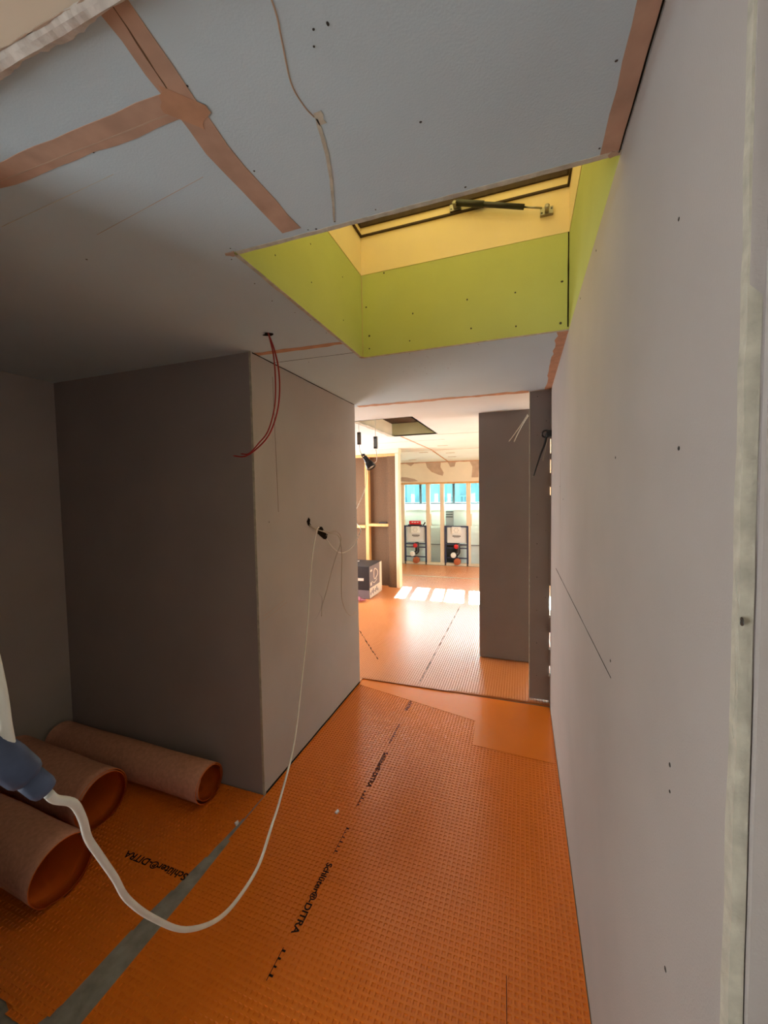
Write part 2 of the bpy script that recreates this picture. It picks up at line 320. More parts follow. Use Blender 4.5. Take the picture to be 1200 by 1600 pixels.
strip('tape_crease', [(-0.563, 0.44, Z - .0012), (-0.599, 0.60, Z - .0012)], 0.0022, 'mdf', ce, jit=0.0008, th=.0004, step=.02)
strip('joint_tape', [(-0.612, 0.596, Z), (-0.84, 0.592, Z), (-1.6, 0.575, Z)], 0.05, 'tape', ce, jit=0.003)
strip('tape_crease', [(-0.62, 0.606, Z - .0012), (-1.4, 0.588, Z - .0012)], 0.0022, 'patch', ce, jit=0.0005, th=.0004, step=.03)
strip('joint_tape', [(-0.572, 0.59, Z - .0013), (-0.612, 0.625, Z - .0013)], .075, 'tape_edge', ce, jit=.006, step=.01, th=.0005)
strip('joint_tape', [(0.180, 0.44, Z), (0.178, 1.0, Z)], 0.036, 'tape', ce, jit=0.002)
strip('tape_crease', [(0.197, 0.44, Z - .0012), (0.197, 1.0, Z - .0012)], 0.003, 'hole', ce, jit=0.0006, th=.0004)
strip('joint_tape', [(-1.285, 1.735, Z), (-0.81, 1.755, Z)], 0.035, 'tape_edge', ce, jit=0.006, step=.04)
strip('joint_tape', [(-1.29, 3.075, Z), (0.05, 3.105, Z)], 0.06, 'tape_edge', ce, jit=0.014, step=.05)
strip('joint_tape', [(0.180, 2.0, Z), (0.185, 3.09, Z)], 0.05, 'tape_edge', ce, jit=0.006)
strip('board_joint', [(-0.80, 1.90, Z), (-1.285, 1.88, Z)], 0.003, 'hole', ce, jit=0.0008, th=.0005)
strip('board_joint', [(-1.10, 0.80, Z), (-0.68, 0.745, Z)], 0.0008, 'patch', ce, jit=0.0004, th=.0005)
strip('board_joint', [(-1.3, 0.69, Z), (-0.86, 0.67, Z)], 0.0008, 'core', ce, jit=0.0003, th=.0005)
bm = B(); tube(bm, [(-0.335, 0.44, Z), (-0.345, 0.53, Z), (-0.359, 0.573, Z), (-0.382, 0.637, Z), (-0.382, 0.68, Z), (-0.375, 0.706, Z)], 0.0014, 6); link('filled_crack', bm, 'patch', ce)
strip('filled_crack', [(-0.372, 0.71, Z), (-0.379, 0.744, Z), (-0.390, 0.787, Z), (-0.413, 0.852, Z), (-0.444, 0.926, Z), (-0.468, 0.979, Z)], 0.01, 'core', ce, widths=lambda t: 0.004 + 0.007 * (1 - t) ** 0.7 * (1 if t > .03 else .5) * t ** 0.3, jit=0.0006, step=.015)
strip('filler_dab', [(-0.366, 0.698, Z), (-0.366, 0.724, Z)], 0.016, 'core', ce, jit=0.002, step=.008, label='small white filler dab')
strip('shaft_lip', [(KX0 - .0068, KY0, Z), (KX0 - .0068, KY1, Z)], 0.014, 'core', ce, jit=0.0012, step=.03, th=.0016)
strip('shaft_lip', [(KX0, KY0 - .0068, Z), (KX1, KY0 - .0068, Z)], 0.0138, 'core', ce, jit=0.001, step=.03, th=.0016)
strip('shaft_lip', [(KX0, KY1 + .0068, Z), (KX1, KY1 + .0068, Z)], 0.015, 'core', ce, jit=0.002, step=.03, th=.0016)
for x, y, s in ((-0.818, 0.998, .016), (-0.80, 1.975, .014), (0.185, 1.0, .012)):
    bm = B(); prism(bm, [(x + s * math.cos(a) * random.uniform(.6, 1.3), y + .7 * s * math.sin(a) * random.uniform(.6, 1.3), Z) for a in [k * math.pi / 5 for k in range(10)]][::-1], (0, 0, -1), 0.003); link('torn_corner', bm, 'patch', ce)
screws(ce, [(x, y, Z - .0006) for x, y in [(-0.305, .579), (-0.281, .58), (-0.316, .6), (-0.186, .786), (0.150, .793), (0.155, .975), (-0.126, .983), (-0.351, .978), (-0.562, .771), (-0.591, .632), (-0.555, .578), (-0.844, .614), (-0.803, .977),
    (-0.528, .99), (-0.837, 1.022), (-0.86, 1.163), (-0.877, 1.287), (-0.827, 1.482), (-0.827, 1.623), (-0.937, 2.698), (-0.405, 2.335), (-0.596, 2.297), (-1.243, .868), (-.83, 1.75), (-.85, 1.4), (-0.55, .985), (-.9, 2.4), (-.2, 2.02), (-.55, 2.02), (-1.1, 1.94), (-.468, .981)]], (0, 0, -1), 0.0024)
screws(ce, [(random.gauss(-.55, .10), random.gauss(2.3, .10), Z) for _ in range(26)], (0, 0, -1), 0.0017)
strip('joint_tape', [(-1.47, 4.92, Z), (-1.46, 6.83, Z)], 0.03, 'tape_edge', cf, jit=.004, th=.001)
strip('joint_tape', [(-1.47, 6.85, ZC - .002), (-1.47, 8.38, ZC - .085)], 0.03, 'tape_edge', cs, jit=.004, th=.003)
strip('joint_tape', [(-3.4, 5.55, Z), (-1.0, 5.45, Z)], 0.015, 'tape_edge', cf, jit=.004, th=.001, step=.1)
strip('joint_tape', [(-1.0, 4.95, Z), (-0.3, 5.0, Z)], 0.015, 'tape_edge', cf, jit=.004, th=.001, step=.1)
strip('board_joint', [(-3.2, 6.82, Z), (-0.3, 6.82, Z)], 0.02, 'patch', cf, jit=.005, th=.001, step=.1)
for (x, y) in ((-1.25, 6.2), (-1.75, 7.0), (-1.3, 7.2), (-1.35, 7.7), (-2.2, 7.9)):
    strip('filler_smear', [(x, y, Z if y < 6.8 else Z - .055 * (y - 6.83) - .001), (x + .16, y + .01, Z if y < 6.8 else Z - .055 * (y - 6.83) - .001)], 0.04, 'patch', cf, jit=.01, th=.003, step=.04)
# shaft of the small far opening
bm = B()
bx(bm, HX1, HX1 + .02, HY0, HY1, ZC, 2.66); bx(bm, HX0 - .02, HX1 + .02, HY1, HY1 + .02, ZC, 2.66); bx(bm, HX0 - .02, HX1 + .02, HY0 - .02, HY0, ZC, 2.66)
link('opening_lining', bm, 'green_lit', cf, label='green boards lining the small opening, coloured lighter as if lit')
box('opening_lining', HX0 - .02, HX0, HY0, HY1, ZC + .013, 2.66, 'beige', cf, label='beige board on the left of the small opening')
box('opening_cap', HX0, HX1, HY0, HY1, 2.48, 2.50, 'darkwood', cf, label='dark boards closing the top of the small opening')
strip('rough_lining_edge', [(HX0, HY0, Z), (HX0, HY1, Z)], .06, 'core', cf, jit=.012, step=.08, th=.003)

# ------------------------------------------------------------ rooflight (a thing: hatch with strut)
sk = root('roof_hatch', (-0.3, 1.5, ZC), 'square rooflight shaft in the ceiling, green boards below a cream curb, lit yellow', 'skylight')
G = 2.742; e = .0125
bm = B(); bx(bm, KX0 - e, KX0, KY0 - e, KY1 + e, ZC + .0005, G); link('shaft_lining', bm, 'green', sk)
bm = B(); bx(bm, KX0, KX1, KY1, KY1 + e, ZC + .0005, G); sf = link('shaft_lining', bm, 'green', sk)
bm = B(); bx(bm, KX1, KX1 + e, KY0 - e, KY1 + e, ZC + .0005, G); link('shaft_lining', bm, 'green', sk)
bm = B(); bx(bm, KX0, KX1, KY0 - e, KY0, ZC + .0005, G); link('shaft_lining', bm, 'green', sk)
strip('corner_gap', [(KX1 - .004, KY1, ZC + .01), (KX1 - .004, KY1, G)], .006, 'hole', sk, n=(0, -1, 0), th=.0008, jit=.0008)
strip('corner_gap', [(KX0 + .003, KY1, ZC + .01), (KX0 + .003, KY1, G)], .003, 'patch', sk, n=(0, -1, 0), th=.0008, jit=.0008)
screws(sf, [(x, KY1, z) for x, z in [(-.249, 2.525), (-.028, 2.519), (-.759, 2.426), (-.539, 2.370), (-.231, 2.386), (-.025, 2.365), (.171, 2.532), (.166, 2.35), (-.521, 2.503), (-.672, 2.732), (-.774, 2.576), (-.76, 2.36)]], (0, -1, 0), .0045)
screws(wc_, [(XB + .001, y, z) for y, z in ((1.80, 1.9), (1.80, 1.45), (2.95, 1.4), (2.95, 2.0), (2.95, .8), (2.55, 1.9))], (1, 0, 0), .003)
screws(sk, [], (1, 0, 0))
for p in ((KX0, 1.2, 2.5), (KX0, 1.2, 2.42), (KX0, 1.45, 2.45), (KX0, 1.45, 2.6), (KX0, 1.75, 2.42), (KX0, 1.75, 2.62)):
    o = bpy.data.objects.new('screw', _screw); C.objects.link(o); o.location = p; o.rotation_euler = (0, math.pi / 2, 0); o.scale = (.003, .003, .003); o.parent = sk; o.matrix_parent_inverse = Matrix.Translation(-sk.location)
def ring(bm, x0, x1, y0, y1, z0, z1, w):
    bx(bm, x0 - w, x0, y0 - w, y1 + w, z0, z1); bx(bm, x1, x1 + w, y0 - w, y1 + w, z0, z1); bx(bm, x0, x1, y0 - w, y0, z0, z1); bx(bm, x0, x1, y1, y1 + w, z0, z1)
bm = B(); ring(bm, KX0 + .002, KX1 - .002, KY0, KY1 - .002, G, 2.933, .035); link('curb', bm, 'cream', sk, label='cream wooden curb')
bm = B(); ring(bm, KX0 + .012, KX1 - .012, KY0, KY1 - .012, 2.933, 2.941, .03); link('seal', bm, 'darkwood', sk, label='thin dark seal')
bm = B(); ring(bm, KX0 + .002, KX1 - .002, KY0, KY1 - .002, 2.941, 2.982, .04); link('sash', bm, 'cream', sk, label='cream hatch sash')
bm = B(); ring(bm, KX0 + .012, KX1 - .012, KY0, KY1 - .012, 2.982, 3.12, .07); link('outer_frame', bm, 'darkwood', sk, label='dark brown outer frame')
box('glazing', KX0, KX1, KY0, KY1, 3.125, 3.135, 'roof_glass', sk)
st = root('gas_strut', (-0.10, KY1 - .02, 2.9), 'black gas strut screwed across the cream back of the roof hatch', 'gas strut')
A_, B_ = Vector((-0.29, 1.945, 2.962)), Vector((0.085, 1.945, 2.845)); d = B_ - A_
bm = B(); cyl(bm, A_, A_ + d * .80, .0115, 20); cyl(bm, A_, A_ + d * .33, .0145, 16); link('cylinder', bm, 'black', st, True)
bm = B(); cyl(bm, A_ + d * .80, B_, .004, 12); link('piston_rod', bm, 'steel', st, True)
for P, nm in ((A_ + Vector((-.01, .02, -.004)), 'bracket'), (B_ + Vector((.02, .02, -.002)), 'bracket')):
    bm = B(); bx(bm, P.x - .027, P.x + .027, P.y, P.y + .016, P.z - .016, P.z + .016); bevel(bm, .001, 1)
    bx(bm, P.x - .008, P.x + .008, P.y - .03, P.y, P.z - .009, P.z + .009); lathe(bm, (P.x, P.y - .034, P.z), (0, 1, 0), [(0, .006), (.004, .011), (.012, .011), (.016, .006)], 14)
    br = link(nm, bm, 'steel', st)
    for sx in (-.02, .02):
        bm = B(); lathe(bm, (P.x + sx, P.y - .0015, P.z + .006 * (1 if sx > 0 else -1)), (0, 1, 0), [(0, .003), (.002, .0045)], 10); link('bolt', bm, 'screw', st)

# ------------------------------------------------------------ floor sheets
def inside(x, y, poly):
    c = False; n = len(poly)
    for i in range(n):
        (x1, y1), (x2, y2) = poly[i], poly[i - 1]
        if (y1 > y) != (y2 > y) and x < (x2 - x1) * (y - y1) / (y2 - y1) + x1: c = not c
    return c
def sheet(name, poly, z, th, m, label, area=None, pitch=0.02, depth=0.0028):
    """sheet with square cavities on a regular grid, modelled cell by cell"""
    V = []; F = []
    lo = z; hi = z + th - depth - .0006; n = len(poly)
    V += [(x, y, lo) for x, y in poly] + [(x, y, hi) for x, y in poly]
    F.append(tuple(range(n - 1, -1, -1))); F.append(tuple(range(n, 2 * n)))
    for i in range(n): F.append((i, (i + 1) % n, n + (i + 1) % n, n + i))
    xs = [p[0] for p in poly]; ys = [p[1] for p in poly]
    x0, x1, y0, y1 = area or (min(xs), max(xs), min(ys), max(ys)); top = z + th
    nx, ny = int((x1 - x0) / pitch), int((y1 - y0) / pitch); px, py = (x1 - x0) / nx, (y1 - y0) / ny
    idx = {}
    def gv(i, j):
        k = idx.get((i, j))
        if k is None:
            k = len(V); idx[(i, j)] = k
            x, y = x0 + i * px, y0 + j * py
            V.append((x, y, top + .0006 * math.sin(x * 5.1 + 1) * math.sin(y * 4.3)))
        return k
    for i in range(nx):
        for j in range(ny):
            cx_, cy_ = x0 + (i + .5) * px, y0 + (j + .5) * py
            if not inside(cx_, cy_, poly): continue
            a = [gv(i, j), gv(i + 1, j), gv(i + 1, j + 1), gv(i, j + 1)]; zt = V[a[0]][2]
            k = len(V)
            for (sx, sy) in ((-1, -1), (1, -1), (1, 1), (-1, 1)): V.append((cx_ + sx * px * .31, cy_ + sy * py * .31, zt))
            for (sx, sy) in ((-1, -1), (1, -1), (1, 1), (-1, 1)): V.append((cx_ + sx * px * .25, cy_ + sy * py * .25, zt - depth))
            for q in range(4):
                r = (q + 1) % 4
                F.append((a[q], a[r], k + r, k + q)); F.append((k + q, k + r, k + 4 + r, k + 4 + q))
            F.append((k + 4, k + 5, k + 6, k + 7))
    me = bpy.data.meshes.new(name); me.from_pydata(V, [], F); me.materials.append(M[m])
    o = bpy.data.objects.new(name, me); C.objects.link(o)
    return tag(o, label, 'floor membrane')
edge = [(XR - .004 - random.uniform(0, .007), 3.03 - i * .18) for i in range(18)]
cor = sheet('membrane_sheet', [(-1.262, -0.3), (0.19, -.3)] + edge[::-1] + [(XR - .003, 3.055), (-1.285, 3.055), (-1.285, 1.69), (-1.262, 1.02)], -0.004, .004, 'orange', 'orange dimpled membrane sheet covering the corridor floor')
nic = sheet('membrane_sheet', [(-2.77, .70), (-2.2, .72), (-1.75, .69), (-1.58, .715), (-1.48, .685), (-1.40, .69), (-1.372, .76), (-1.362, 1.0), (-1.31, 1.4), (-1.292, 1.688), (-2.77, 1.688)], -0.004, .004, 'orange', 'orange membrane sheet on the niche floor under three rolls')
far = sheet('membrane_sheet', [(-3.49, 3.0), (-1.286, 3.0), (-1.286, 3.058), (0.195, 3.078), (3.0, 3.10), (3.0, 8.33), (-3.49, 8.33)], -0.004, .014, 'orange_far', 'glossy orange membrane sheet covering the bright room floor', area=(-2.7, .30, 3.058, 8.33))
strip('sheet_joint', [(-3.3, 7.20, .010), (-.2, 7.2, .010)], .045, 'core', far, n=(0, 0, 1), th=.001, jit=.004, step=.1, label='pale joint between sheets')
bm = B(); prism(bm, [(-1.283, 2.96, .0002), (-.30, 2.72, .0002), (-.29, 2.45, .0002), (.188, 2.42, .0002), (.188, 3.056, .0002), (-1.283, 3.056, .0002)], (0, 0, 1), .0012); link('smooth_band', bm, 'orange', cor, label='smooth band without cavities before the threshold')
strip('sheet_joint', [(-2.1, 4.6, .010), (-1.29, 3.45, .010)], .02, 'ink', far, n=(0, 0, 1), th=.0006, jit=.006, step=.03, widths=lambda t: .002 + .008 * abs(math.sin(t * 37)))
strip('sheet_joint', [(-.80, 3.1, .010), (-.80, 5.4, .010)], .01, 'mdf', far, n=(0, 0, 1), th=.0006, jit=.004, step=.03, widths=lambda t: .001 + .008 * abs(math.sin(t * 29)))
strip('sheet_joint', [(-.03, .9, 0), (-.045, 1.28, 0)], .002, 'ink', cor, n=(0, 0, 1), th=.0004, jit=.0004, label='cut line in the sheet')
RZ = Matrix.Rotation(-math.pi / 2, 3, 'Z')
text('brand_print', 'Schlüter®-DITRA', .036, (-.782, 1.452, .0004), RZ, 'ink', cor, sx=1.10)
text('brand_print', 'Schlüter®-DITRA', .036, (-.786, 2.215, .0004), RZ, 'ink', cor, sx=1.15)
def marks(x, ya, yb, w):
    """worn, unreadable printed line: short black strokes along the sheet"""
    n = max(3, int((ya - yb) / .022)); prev = None
    bm = B(); bx(bm, x - w * .5, x - w * .5 + .0022, yb, ya, .0003, .0007)
    for k in range(n):
        y = ya - (k + .2) * (ya - yb) / n; ww = w * random.uniform(.5, 1)
        bx(bm, x - w * .5 + .001, x - w * .5 + ww, y - .0035 - random.uniform(0, .004), y, .0003, .0007)
    link('worn_print', bm, 'ink', cor)
marks(-0.78, 1.645, 1.495, 0.016)
marks(-0.782, 1.115, 1.015, 0.022)
marks(-0.786, 1.885, 1.77, 0.018)
marks(-0.79, 2.52, 2.3, 0.018)
text('brand_print', 'Schlüter®-DITRA', .036, (-.798, 3.00, .0004), RZ, 'ink', cor, sx=1.15)
text('brand_print', 'Schlüter®-DITRA', .042, (-1.325, 1.207, .0004), Matrix.Rotation(math.pi, 3, 'Z'), 'ink', nic, sx=1.15)
deb = B(); prism(deb, [(-.88, 1.70, .001), (-.868, 1.695, .001), (-.862, 1.712, .001), (-.874, 1.722, .001)], (0, 0, 1), .006)
tag(link('plaster_crumb', deb, 'white'), 'tiny white plaster crumb on the corridor membrane', 'debris')
deb = B(); prism(deb, [(-1.318, 1.49, -.004), (-1.303, 1.485, -.004), (-1.30, 1.50, -.004), (-1.312, 1.508, -.004)], (0, 0, 1), .01)
tag(link('plaster_crumb', deb, 'white'), 'small white crumb in the gap between the two orange sheets', 'debris')
# rolls of membrane, lying along X
def roll(y, x0, x1, r, turns, ang, label, tilt=0.0, tail=0.0):
    bm = B(); n = int(turns * 40); S = []
    for i in range(n + 1):
        a = ang + 2 * math.pi * turns * i / n; rr = r - 0.0055 * turns * i / n * 1.2 - (.010 * math.sin(a * .5) ** 2 if i > n * .7 else 0)
        S.append((rr * math.cos(a), rr * math.sin(a)))
    if tail: S = [(S[0][0] + tail * (1 - k / 6), -r + .004 + (S[0][1] + r - .004) * (k / 6) ** 2) for k in range(6)] + S
    L = x1 - x0; segs = 14
    for j in range(2):
        off = 0.0035 * j
        grid = []
        for k in range(segs + 1):
            x = x0 + L * k / segs; row = []
            for (u, v) in S:
                l = math.hypot(u, v); w = 1 - off / l
                wob = 1 + .012 * math.sin(k * .9 + math.atan2(v, u) * 2)
                row.append(bm.verts.new((x - (x0 + x1) / 2, u * w * wob, v * w * wob)))
            grid.append(row)
        for A, Bq in zip(grid, grid[1:]):
            for i in range(len(S) - 1):
                f = bm.faces.new((A[i], A[i + 1], Bq[i + 1], Bq[i])); f.material_index = j
        if j == 0: g0 = grid
        else:
            for gi in (0, -1):
                for i in range(len(S) - 1):
                    f = bm.faces.new((g0[gi][i], g0[gi][i + 1], grid[gi][i + 1], grid[gi][i])); f.material_index = 1
    o = link('membrane_roll', bm, ['fleece', 'orange_in'], smooth=True)
    o.location = ((x0 + x1) / 2, y, r * 1.012 + .0005); o.rotation_euler = (0, 0, tilt)
    return tag(o, label, 'roll', 'rolls of orange membrane in the niche')
roll(1.575, -2.72, -1.535, .097, 2.3, -1.5, 'narrowest orange membrane roll, lying hard against the niche back wall', -.02)
roll(1.305, -2.70, -1.93, .128, 1.6, -1.2, 'middle orange membrane roll with its open end stopping short of the others', -.05)
roll(1.00, -2.62, -1.72, .122, 1.3, -1.55, 'front orange membrane roll, nearest the camera in the niche', -.04)

# ------------------------------------------------------------ cables
def cable(name, pts, r, m, label, cat='cable', group=None, seg=10):
    bm = B(); tube(bm, pts, r, seg); return tag(link(name, bm, m, smooth=True), label, cat, group)
ext = root('extension_lead', (-0.6, .75, 0), 'white power lead hanging in a long loop from the wall hole to a blue connector', 'cable')
bm = B(); tube(bm, [(-1.295, 2.36, 1.362), (-1.27, 2.32, 1.375), (-1.235, 2.22, 1.350), (-1.156, 2.014, 1.194), (-1.077, 1.813, .889), (-.975, 1.57, .69), (-.87, 1.34, .592), (-.75, 1.066, .60), (-.657, .888, .676), (-.596, .752, .71), (-.539, .617, .786),
   (-.509, .525, .847), (-.482, .433, .94), (-.467, .369, 1.033), (-.452, .325, 1.11), (-.438, .301, 1.166), (-.425, .277, 1.219), (-.415, .261, 1.254), (-.399, .247, 1.29), (-.386, .232, 1.321), (-.382, .216, 1.338), (-.378, .2085, 1.350)], lambda t: .0036, 12)
link('cord', bm, 'white_cable', ext, True)
bm = B(); P0, P1 = Vector((-.377, .2065, 1.354)), Vector((-.392, .176, 1.412)); dd = (P1 - P0); L_ = dd.length
lathe(bm, P0, dd, [(0, .005), (.001, .0085), (.006, .0098), (.018, .0098), (.0185, .0088), (.021, .0088), (.0215, .0112), (.026, .0128), (.045, .0135), (.060, .0125), (.068, .0100), (.072, .007)], 12)
bmesh.ops.scale(bm, vec=(1, 1, 1), verts=bm.verts)
link('connector', bm, 'blue', ext, True, 'slate blue plug connector')
bm = B(); tube(bm, [(-.384, .188, 1.398), (-.384, .186, 1.42), (-.3875, .186, 1.447), (-.400, .188, 1.48), (-.425, .19, 1.55), (-.50, .20, 1.70), (-.60, .21, 1.95), (-.66, .22, 2.419)], .0042, 12); link('cord', bm, 'white_cable', ext, True)
cable('red_wire', [(-1.076, 1.54, 2.325), (-1.047, 1.54, 2.25), (-1.027, 1.54, 2.163), (-1.024, 1.54, 2.064), (-1.041, 1.54, 1.966), (-1.088, 1.54, 1.869), (-1.16, 1.54, 1.809), (-1.226, 1.54, 1.779), (-1.288, 1.54, 1.785)], .0035, 'red_wire', 'red wire hanging from the ceiling hole, the outer and longer of two', group=None)
cable('red_wire', [(-1.069, 1.528, 2.325), (-1.056, 1.528, 2.279), (-1.041, 1.528, 2.207), (-1.036, 1.528, 2.093), (-1.046, 1.528, 1.985), (-1.084, 1.528, 1.885), (-1.135, 1.528, 1.834), (-1.19, 1.528, 1.790), (-1.235, 1.528, 1.790)], .0032, 'red_wire', 'red wire hanging from the ceiling hole, the inner and shorter of two')
bm = B(); prism(bm, [(-1.075 + .022 * math.cos(a) * random.uniform(.6, 1.5), 1.54 + .014 * math.sin(a) * random.uniform(.6, 1.4), Z) for a in [k * math.pi / 5 for k in range(10)]][::-1], (0, 0, -1), .0025); link('torn_hole', bm, 'hole', ce)
cable('wall_cable', [(XB - .004, 2.225, 1.405), (-1.268, 2.25, 1.374), (-1.258, 2.324, 1.352), (-1.255, 2.414, 1.325), (XB - .004, 2.455, 1.300)], .0035, 'grey_cable', 'short grey cable running from the small wall hole into the larger one')
lamp_c = cable('lamp_cable', [(XB - .004, 2.45, 1.290), (-1.265, 2.49, 1.225), (-1.262, 2.566, 1.178), (-1.26, 2.651, 1.155), (-1.25, 2.72, 1.160), (-1.24, 2.80, 1.185), (-1.23, 2.87, 1.24), (-1.25, 2.99, 1.30), (-1.40, 3.25, 1.33), (-1.56, 3.55, 1.37), (-1.62, 3.82, 1.47), (-1.575, 3.9, 1.633), (-1.552, 3.9, 1.80), (-1.545, 3.9, 1.90)], .0035, 'white_cable', 'white cable swinging from the larger wall hole up to the hanging spot lamp')
cable('wall_cable', [(XB - .004, 2.40, 1.350), (-1.262, 2.45, 1.328), (-1.24, 2.51, 1.332), (-1.235, 2.575, 1.29), (-1.24, 2.581, 1.231), (-1.25, 2.524, 1.146), (-1.262, 2.468, 1.042), (-1.27, 2.403, .922), (-1.262, 2.324, .842), (-1.24, 2.277, .795), (-1.22, 2.235, .815)], .0030, 'grey_cable', 'thin grey cable drooping down the block face, ending in a hook at the left')
cable('wall_cable', [(XB - .004, 2.43, 1.330), (-1.258, 2.48, 1.318), (-1.24, 2.561, 1.285), (-1.24, 2.599, 1.158), (-1.252, 2.612, .99), (-1.265, 2.637, .816), (-1.262, 2.70, .701), (-1.245, 2.756, .652), (-1.235, 2.82, .665)], .0030, 'grey_cable', 'thin grey cable drooping down the block face, ending in a hook at the right')
# two split strands at the partition
cable('loose_wire', [(.052, 3.775, 2.272), (0.0, 3.765, 2.19), (-.055, 3.762, 2.11), (-.108, 3.765, 2.041)], .0042, 'white_cable', 'pale loose wire on the dark partition, the flatter of two strands')
cable('loose_wire', [(.056, 3.772, 2.262), (.012, 3.762, 2.19), (-.03, 3.760, 2.11), (-.064, 3.765, 2.036)], .0042, 'white_cable', 'pale loose wire on the dark partition, the steeper of two strands')
# black cable gland and rod on the nib
bk = root('cable_bracket', (.17, 3.06, 1.95), 'black cable bracket with a slanting rod at the end of the right wall', 'bracket')
bm = B(); 
ringpts = [(.168 + .030 * math.cos(a), 3.058 + .01 * math.sin(a * 2), 1.998 + .024 * math.sin(a)) for a in [k * math.pi / 8 for k in range(17)]]
tube(bm, ringpts, .006, 8, smooth=False); link('ring', bm, 'black', bk, True)
bm = B(); bx(bm, .166, .2, 3.03, 3.075, 1.975, 2.02); bevel(bm, .004); link('mount', bm, 'black', bk)
bm = B(); tube(bm, [(.172, 3.055, 2.0), (.157, 3.055, 1.93), (.125, 3.05, 1.84), (.083, 3.05, 1.70)], lambda t: .0085 - .004 * t, 10); link('rod', bm, 'black', bk, True)
bm = B(); lathe(bm, (.083, 3.05, 1.70), (-.04, 0, -.12), [(0, .005), (.010, .006), (.012, .003)], 10); link('rod_tip', bm, 'steel', bk, True)
bm = B(); tube(bm, [(.178, 3.06, 1.98), (.165, 3.06, 1.90), (.145, 3.055, 1.81)], .0035, 8); link('lead', bm, 'grey_cable', bk, True)

# ------------------------------------------------------------ hanging lamp and connectors
def hang(x, y, zt, zb, label, m):
    h = root('cable_connector', (x, y, zb), label, 'cable connector', 'connectors hanging from the bright room ceiling')
    bm = B(); cyl(bm, (x, y, ZC), (x, y, zt), .0028, 8); link('cord', bm, 'white_cable', h, True)
    bm = B(); bx(bm, x - .019, x + .019, y - .014, y + .014, zb, zt); bevel(bm, .005); link('housing', bm, m, h)
    bm = B(); bx(bm, x - .015, x + .015, y - .0155, y + .01, zt - .022, zt - .008); link('clamp', bm, 'black', h)
    bm = B(); bx(bm, x - .015, x + .015, y - .0155, y + .01, zb + .006, zb + .016); link('clamp', bm, 'black', h)
    return h
h1 = hang(-1.612, 3.86, 2.235, 2.105, 'dark grey cable connector hanging from the ceiling beside the block corner', 'brass')
bm = B(); tube(bm, [(-1.612, 3.86, 2.11), (-1.608, 3.87, 2.04), (-1.585, 3.89, 1.985)], .003, 8); link('tail', bm, 'grey_cable', h1, True)
h2 = hang(-1.354, 3.66, 2.150, 2.03, 'lighter grey cable connector hanging right of the dark one', 'grey')
bm = B(); tube(bm, [(-1.354, 3.66, 2.035), (-1.36, 3.70, 1.98), (-1.40, 3.80, 1.92), (-1.47, 3.88, 1.905)], .003, 8); link('tail', bm, 'white_cable', h2, True)
sp = root('spot_lamp', (-1.53, 3.9, 1.92), 'small black spot lamp dangling nose down on its cables', 'lamp')
bm = B(); ax = Vector((.085, -.01, -.125)); o0 = Vector((-1.572, 3.9, 1.985))
lathe(bm, o0, ax, [(0, .012), (.004, .022), (.045, .026), (.06, .032), (.075, .030), (.085, .042), (.15, .052), (.152, .046), (.12, .036)], 20); link('lamp_housing', bm, 'black', sp, True)
bm = B(); lathe(bm, o0 + ax.normalized() * .128, ax, [(0, .034), (.012, .042)], 20); link('lens', bm, 'white', sp, True)
bm = B(); tube(bm, [o0 + Vector((-.03, 0, .02)), o0 + Vector((-.02, -.02, .0)), o0 + Vector((.01, -.03, -.03)), o0 + Vector((.03, -.034, -.06))], .005, 8); link('handle', bm, 'black', sp, True)
cl = o0 + Vector((-.01, 0, .015)); bm = B(); bx(bm, cl.x - .025, cl.x + .015, cl.y - .012, cl.y + .012, cl.z - .01, cl.z + .012); bevel(bm, .004); link('clamp', bm, 'dark_grey', sp)

# ------------------------------------------------------------ timber frame wall with panels (left of the bright room)
FY = 6.2; FZ = 2.235
tf = root('timber_frame', (-2.6, FY, .0105), 'orange pine stud frame backed by brown boards, shelf rail halfway, ends in pale post', 'stud wall')
def fb(nm, x0, x1, y0, y1, z0, z1, m, lab=None): return box(nm, x0, x1, y0, y1, z0, z1, m, tf, .003, lab)
fb('back_panel', -3.48, -2.06, FY + .10, FY + .115, .0108, FZ, 'mdf', 'brown fibre board at the back')
fb('end_panel', -2.085, -1.955, FY - .005, FY + .11, .0108, FZ, 'mdf', 'wide brown end board')
fb('end_post', -1.955, -1.90, FY - .02, FY + .12, .0108, FZ, 'pine', 'pale end post')
fb('stud', -2.50, -2.44, FY, FY + .10, .0108, FZ - .04, 'orange_pine')
fb('stud', -2.115, -2.085, FY + .02, FY + .10, .0108, FZ - .04, 'mdf')
fb('stud', -3.1, -3.04, FY, FY + .10, .0108, FZ - .04, 'orange_pine')
fb('rail', -2.44, -2.09, FY - .01, FY + .10, 1.03, 1.075, 'orange_pine', 'shelf rail')
fb('rail', -3.04, -2.50, FY - .01, FY + .10, 1.00, 1.045, 'orange_pine')
fb('top_plate', -3.48, -1.955, FY - .01, FY + .12, FZ - .04, FZ, 'orange_pine')
struct(box('bulkhead', -3.5, -1.90, FY, FY + .14, FZ + .001, ZC + .001, 'beige'), 'beige strip between the stud frame and the ceiling')
bm = B(); bx(bm, -2.27, -2.12, FY + .01, FY + .06, 1.076, 1.10); bevel(bm, .006); tag(link('hand_tool', bm, 'black_shelf'), 'black hand tool lying on the shelf rail of the stud frame', 'tool')

